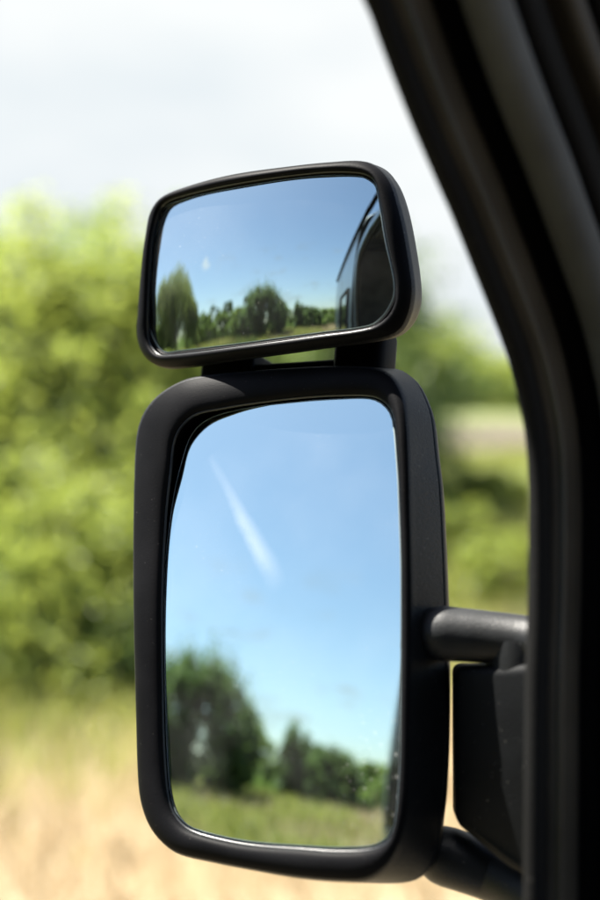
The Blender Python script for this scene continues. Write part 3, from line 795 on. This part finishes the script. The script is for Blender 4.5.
def willow(label, x, y, h, w):
    root = bpy.data.objects.new('willow_tree', None); col.objects.link(root)
    root.location = (x, y, hz(x, y)-0.03); tag(root, label, 'tree')
    pts, tips = [], []
    domes = [(0, 0, .62, 1.0), (.45, .1, .5, .86), (-.5, .15, .48, .80), (.1, -.55, .5, .84), (-.15, .55, .5, .88), (.72, -.35, .3, .62), (-.78, -.2, .28, .58)]
    for k in range(620):
        dx, dy, dr, dh = domes[rng.integers(len(domes))]
        a = rng.uniform(0, 2*pi); q = sqrt(rng.uniform(0, 1))
        px, py = w*(dx+dr*q*cos(a)), w*(dy+dr*q*sin(a)); r = sqrt(px*px+py*py); a = atan2(py, px)
        zt = h*dh*(0.72+0.28*sqrt(1-q*q))*rng.uniform(0.86, 1.0)
        ln = zt*rng.uniform(0.2, 0.75)
        n = int(80*rng.uniform(0.6, 1.3)); t = rng.uniform(0, 1, n)
        out = 1+0.10*t
        q = np.stack([cos(a)*r*out, sin(a)*r*out, zt-ln*t], 1) + rng.normal(size=(n, 3))*np.array([.11, .11, .08])
        pts.append(q)
        if k % 14 == 0: tips.append((cos(a)*r, sin(a)*r, zt))
    P = np.vstack(pts); P = P[P[:, 2] > 0.3]
    link('crown', leaves_mesh('crown', P, 0.30, 0.62), L_WILLOW, root)
    link('trunk', limbs_mesh('trunk', h, w, tips, 0.22), M_BARK, root)


MX, MY = -0.63, 0.59


def behind(phi, dist):                  # degrees outboard of straight back, metres from the mirror
    return MX-dist*sin(radians(phi)), MY-dist*cos(radians(phi))


def ahead(left, dist):                  # degrees left of the heading, metres from the driver's seat
    return -dist*sin(radians(left)), dist*cos(radians(left))


# behind the van, seen in the mirrors
g = 'bushes in the field behind the van'
willow('tall drooping willow at the edge of the field behind, seen in the upper mirror', *behind(49.5, 30), 10.6, 4.4)
bush('round_bush', 'largest dark bush reflected in both mirrors, with spiky crown', g, *behind(18.6, 28), 5.5, 3.2, L_DARK, 190, 300, .19, .14, .02, .16, 1.3)
bush('round_bush', 'shoulder of lighter leaves left of the largest reflected bush', g, *behind(25.0, 31), 4.0, 2.9, L_MID, 120, 240, .18, .1, .02, .17)
bush('round_bush', 'narrow pointed bush between the two reflected dark bushes', g, *behind(7.4, 30), 3.5, 1.05, L_DARK, 70, 220, .17, .09, .02, .26, 1.8)
bush('round_bush', 'low dark bush beside the reflected van flank', g, *behind(3.6, 30), 2.9, 2.2, L_DARK, 120, 240, .17, .08, .02, .17, .6)
bush('round_bush', 'far pale bush just behind the tail of the van', g, *behind(-1.2, 38), 3.0, 2.4, L_MID, 80, 200, .18, .08, .02)
g = 'far trees along the field edge behind the van'
for p, d, h, w, mm, lab in (
        (27, 41, 4.8, 2.6, L_MID, 'pale rounded tree next left of the largest reflected bush'),
        (29.5, 47, 7.2, 2.3, L_DARK, 'taller dark tree of the reflected row, nearer the largest bush'),
        (31.5, 40, 4.7, 2.6, L_MID, 'pale tree midway between the willow and the largest bush'),
        (34, 46, 6.7, 2.2, L_DARK, 'taller dark tree of the reflected row, nearer the willow'),
        (36.5, 38, 4.7, 2.6, L_MID, 'pale tree second to the right of the reflected willow'),
        (39, 42, 5.4, 2.8, L_DARK, 'broad dark tree just right of the reflected willow'),
        (42, 36, 4.1, 2.4, L_MID, 'pale tree partly behind the right side of the willow'),
        (53, 36, 5.6, 2.6, L_DARK, 'dark tree just left of the reflected willow'),
        (58, 30, 4.6, 2.4, L_MID, 'pale tree at the left rim of the upper mirror glass'),
        (12, 48, 5.4, 3.0, L_MID, 'far pale tree behind the right side of the largest bush'),
        (6, 52, 4.8, 3.2, L_DARK, 'far dark tree behind the low dark bush near the van')):
    bush('field_tree', lab, g, *behind(p, d), h, w, mm, 85, 230, .18, .10, .02, .17)
g = 'low shrubs in front of the willow'
for p, d, h, w, lab in ((53, 13.5, 2.1, 1.3, 'bright low shrub at the left foot of the reflected willow'),
                        (48, 13, 1.8, 1.2, 'bright low shrub before the middle of the reflected willow'),
                        (43, 14, 1.7, 1.2, 'bright low shrub at the right foot of the reflected willow')):
    bush('field_shrub', lab, g, *behind(p, d), h, w, L_BRIGHT, 36, 200, .10, .04, .02)
# far-off wood closing the field behind the van
C = []
for k in range(420):
    p, d = rng.uniform(-14, 84), rng.uniform(80, 108)
    x, y = behind(p, d); hh = rng.uniform(3.5, 7.5)*(0.8+0.25*sin(p*.35)); r = rng.uniform(1.6, 2.8)
    q = rng.normal(size=(150, 3)); q /= np.linalg.norm(q, axis=1)[:, None]; q *= r*rng.uniform(.3, 1, (150, 1))**.5
    q[:, 2] = np.abs(q[:, 2]/r)*hh + hz(x, y); q[:, :2] += (x, y); C.append(q)
o = link('distant_wood', leaves_mesh('distant_wood', np.vstack(C), 0.6), L_MID); tag(o, 'low far-off wood closing the field behind the van', kind='stuff')

# ahead and to the left of the van, out of focus beyond the mirrors
g = 'trees beyond the mirrors on the left'
for left, d, h, w, mm, lab in (
        (60.2, 16.5, 5.0, 2.5, L_BRIGHT, 'sunlit yellow-green tree at the left edge of the view'),
        (56.0, 16.0, 4.9, 2.0, L_BRIGHT, 'sunlit tree just left of the upper mirror'),
        (53.0, 17.2, 4.8, 2.1, L_MID, 'darker green tree close behind the left of the upper mirror'),
        (58.0, 19.0, 5.2, 2.2, L_MID, 'mid green tree between the two sunlit trees'),
        (49.0, 18.5, 4.3, 2.4, L_MID, 'mid green tree hidden mostly behind the mirrors'),
        (45.5, 19.5, 4.5, 2.4, L_DARK, 'dark tree behind the middle of the main mirror'),
        (64.8, 17.2, 5.4, 2.8, L_MID, 'mid green tree beyond the left of the view'),
        (70.0, 17.5, 5.5, 2.8, L_BRIGHT, 'bright tree farthest left outside the view')):
    bush('field_tree', lab, g, *ahead(left, d), h, w, mm, 240, 90, .11, .10, .01, .10, 0.0, 12000)
g = 'shrubs on the verge to the left'
for left, d, h, w, mm, lab in (
        (59.6, 13.6, 2.5, 1.7, L_BRIGHT, 'yellow-green shrub low at the left edge of the view'),
        (55.3, 14.0, 2.3, 1.6, L_BRIGHT, 'pale shrub beside the left rim of the main mirror'),
        (57.6, 15.2, 3.3, 1.7, L_BRIGHT, 'taller yellow-green shrub under the sunlit trees'),
        (54.2, 15.6, 3.2, 1.6, L_MID, 'taller green shrub just left of the neck between the mirrors'),
        (57.4, 12.9, 1.3, 1.2, L_BRIGHT, 'small bright green shrub above the dry grass'),
        (53.6, 13.0, 1.1, 1.1, L_MID, 'small green shrub against the main mirror rim'),
        (62.5, 13.2, 1.6, 1.3, L_MID, 'low shrub half out of the left of the view')):
    bush('verge_shrub', lab, g, *ahead(left, d), h, w, mm, 120, 80, .09, .03, .01, .11, .3, 5000)
g = 'trees on the rise to the right of the mirrors'
for left, d, h, w, mm, lab in (
        (40.8, 30.0, 2.3, 2.1, L_BRIGHT, 'rounded tree on the rise right of the upper mirror'),
        (43.0, 30.5, 2.6, 2.2, L_MID, 'green tree on the rise behind the upper mirror neck'),
        (37.3, 33.0, 1.35, 1.4, L_BRIGHT, 'pale low tree on the rise beside the door frame'),
        (35.0, 33.0, 1.2, 1.5, L_MID, 'low tree on the rise behind the door frame')):
    bush('hill_tree', lab, g, *ahead(left, d), h, w, mm, 120, 100, .13, .08, .01, .14, 0.0, 6000)
g = 'bushes on the grass slope'
for left, d, h, w, mm, lab in (
        (39.0, 17.5, 0.9, .9, L_BRIGHT, 'bright low bush on the slope right of the main mirror'),
        (36.6, 16.5, 0.8, .8, L_BRIGHT, 'bright low bush on the slope beside the door frame'),
        (41.0, 19.0, 0.9, .9, L_BRIGHT, 'bright bush on the slope behind the main mirror edge'),
        (37.6, 20.0, 0.6, .8, L_BRIGHT, 'pale low bush on the slope below the bare cut'),
        (40.8, 22.5, 0.6, .7, L_MID, 'low green bush at the foot of the bare cut by the mirror')):
    bush('slope_bush', lab, g, *ahead(left, d), h, w, mm, 60, 100, .09, .03, .01, .16)


# ------------------------------------------------------------------ grass
def blades(name, X, Y, H, W, m, label=None, lean=0.35):
    n = len(X)
    Z = height(X, Y)-0.02
    a = rng.uniform(0, 2*pi, n); sx, sy = np.cos(a)*W/2, np.sin(a)*W/2
    lx, ly = rng.normal(size=n)*H*lean, rng.normal(size=n)*H*lean
    V = np.stack([np.stack([X-sx, Y-sy, Z], 1), np.stack([X+sx, Y+sy, Z], 1),
                  np.stack([X+lx*.35+sx*.7, Y+ly*.35+sy*.7, Z+H*.6], 1), np.stack([X+lx, Y+ly, Z+H], 1), np.stack([X+lx*.35-sx*.7, Y+ly*.35-sy*.7, Z+H*.6], 1)], 1).reshape(-1, 3)
    me = np_mesh(name, V, np.arange(n*5), 5)
    o = link(name, me, m); tag(o, label, None, None, 'stuff'); return o


def sector(n, a0, a1, r0, r1, fn):
    a = rng.uniform(a0, a1, n); r = np.sqrt(rng.uniform(r0*r0, r1*r1, n))
    xy = np.array([fn(*t) for t in zip(a, r)]); return xy[:, 0], xy[:, 1]


def verge(x, y): return -x + 0.5*np.sin(x*.7+y*.5)*np.cos(y*.6)


X, Y = sector(60000, 30, 78, 4.5, 17, ahead)
k = (verge(X, Y) < 8.7+rng.normal(size=len(X))*1.0) & (X < -3.9+rng.normal(size=len(X))*.15)
X, Y = X[k], Y[k]
blades('dry_grass', X, Y, rng.uniform(.10, .34, len(X)), rng.uniform(.006, .014, len(X)), L_STRAW, 'dry straw-coloured grass on the verge below the mirrors')
X, Y = sector(90000, 26, 78, 7, 30, ahead)
S = X*HD[0]+Y*HD[1]
k = (verge(X, Y) > 8.4+rng.normal(size=len(X))*1.0) & ((S < 24.2) | (S > 27.8))
X, Y = X[k], Y[k]
blades('green_grass', X, Y, rng.uniform(.15, .5, len(X))*(1-.65*sstep(X*HD[0]+Y*HD[1], 17, 21))*(1+.7*sstep(-X, 9.2, 11)), rng.uniform(.012, .03, len(X)), L_GRASS, 'green grass on the slope beyond the verge')
X, Y = sector(150000, -6, 66, 5, 40, behind)
k = (X < -0.56) | (Y < -4.5)
X, Y = X[k], Y[k]
hh = rng.uniform(.2, .65, len(X))*(1-.6*sstep(X, -1.4, -.6))*(0.6+0.8*(np.sin(X*.8)*np.cos(Y*.7) > -.2))
blades('meadow_grass', X, Y, hh, rng.uniform(.012, .028, len(X)), L_GRASS, 'long meadow grass behind the van, seen in the mirrors')
k = rng.uniform(size=len(X)) < 0.42
blades('straw_stalks', X[k]+.05, Y[k], rng.uniform(.3, .8, k.sum()), rng.uniform(.008, .016, k.sum()), L_STRAW, 'dry stalks among the meadow grass behind the van')
X, Y = sector(30000, 21, 62, 9, 22, behind)
blades('reeds', X, Y, rng.uniform(.6, 1.35, len(X)), rng.uniform(.02, .045, len(X)), L_REED, 'tall pale reeds in front of the reflected tree row', .16)
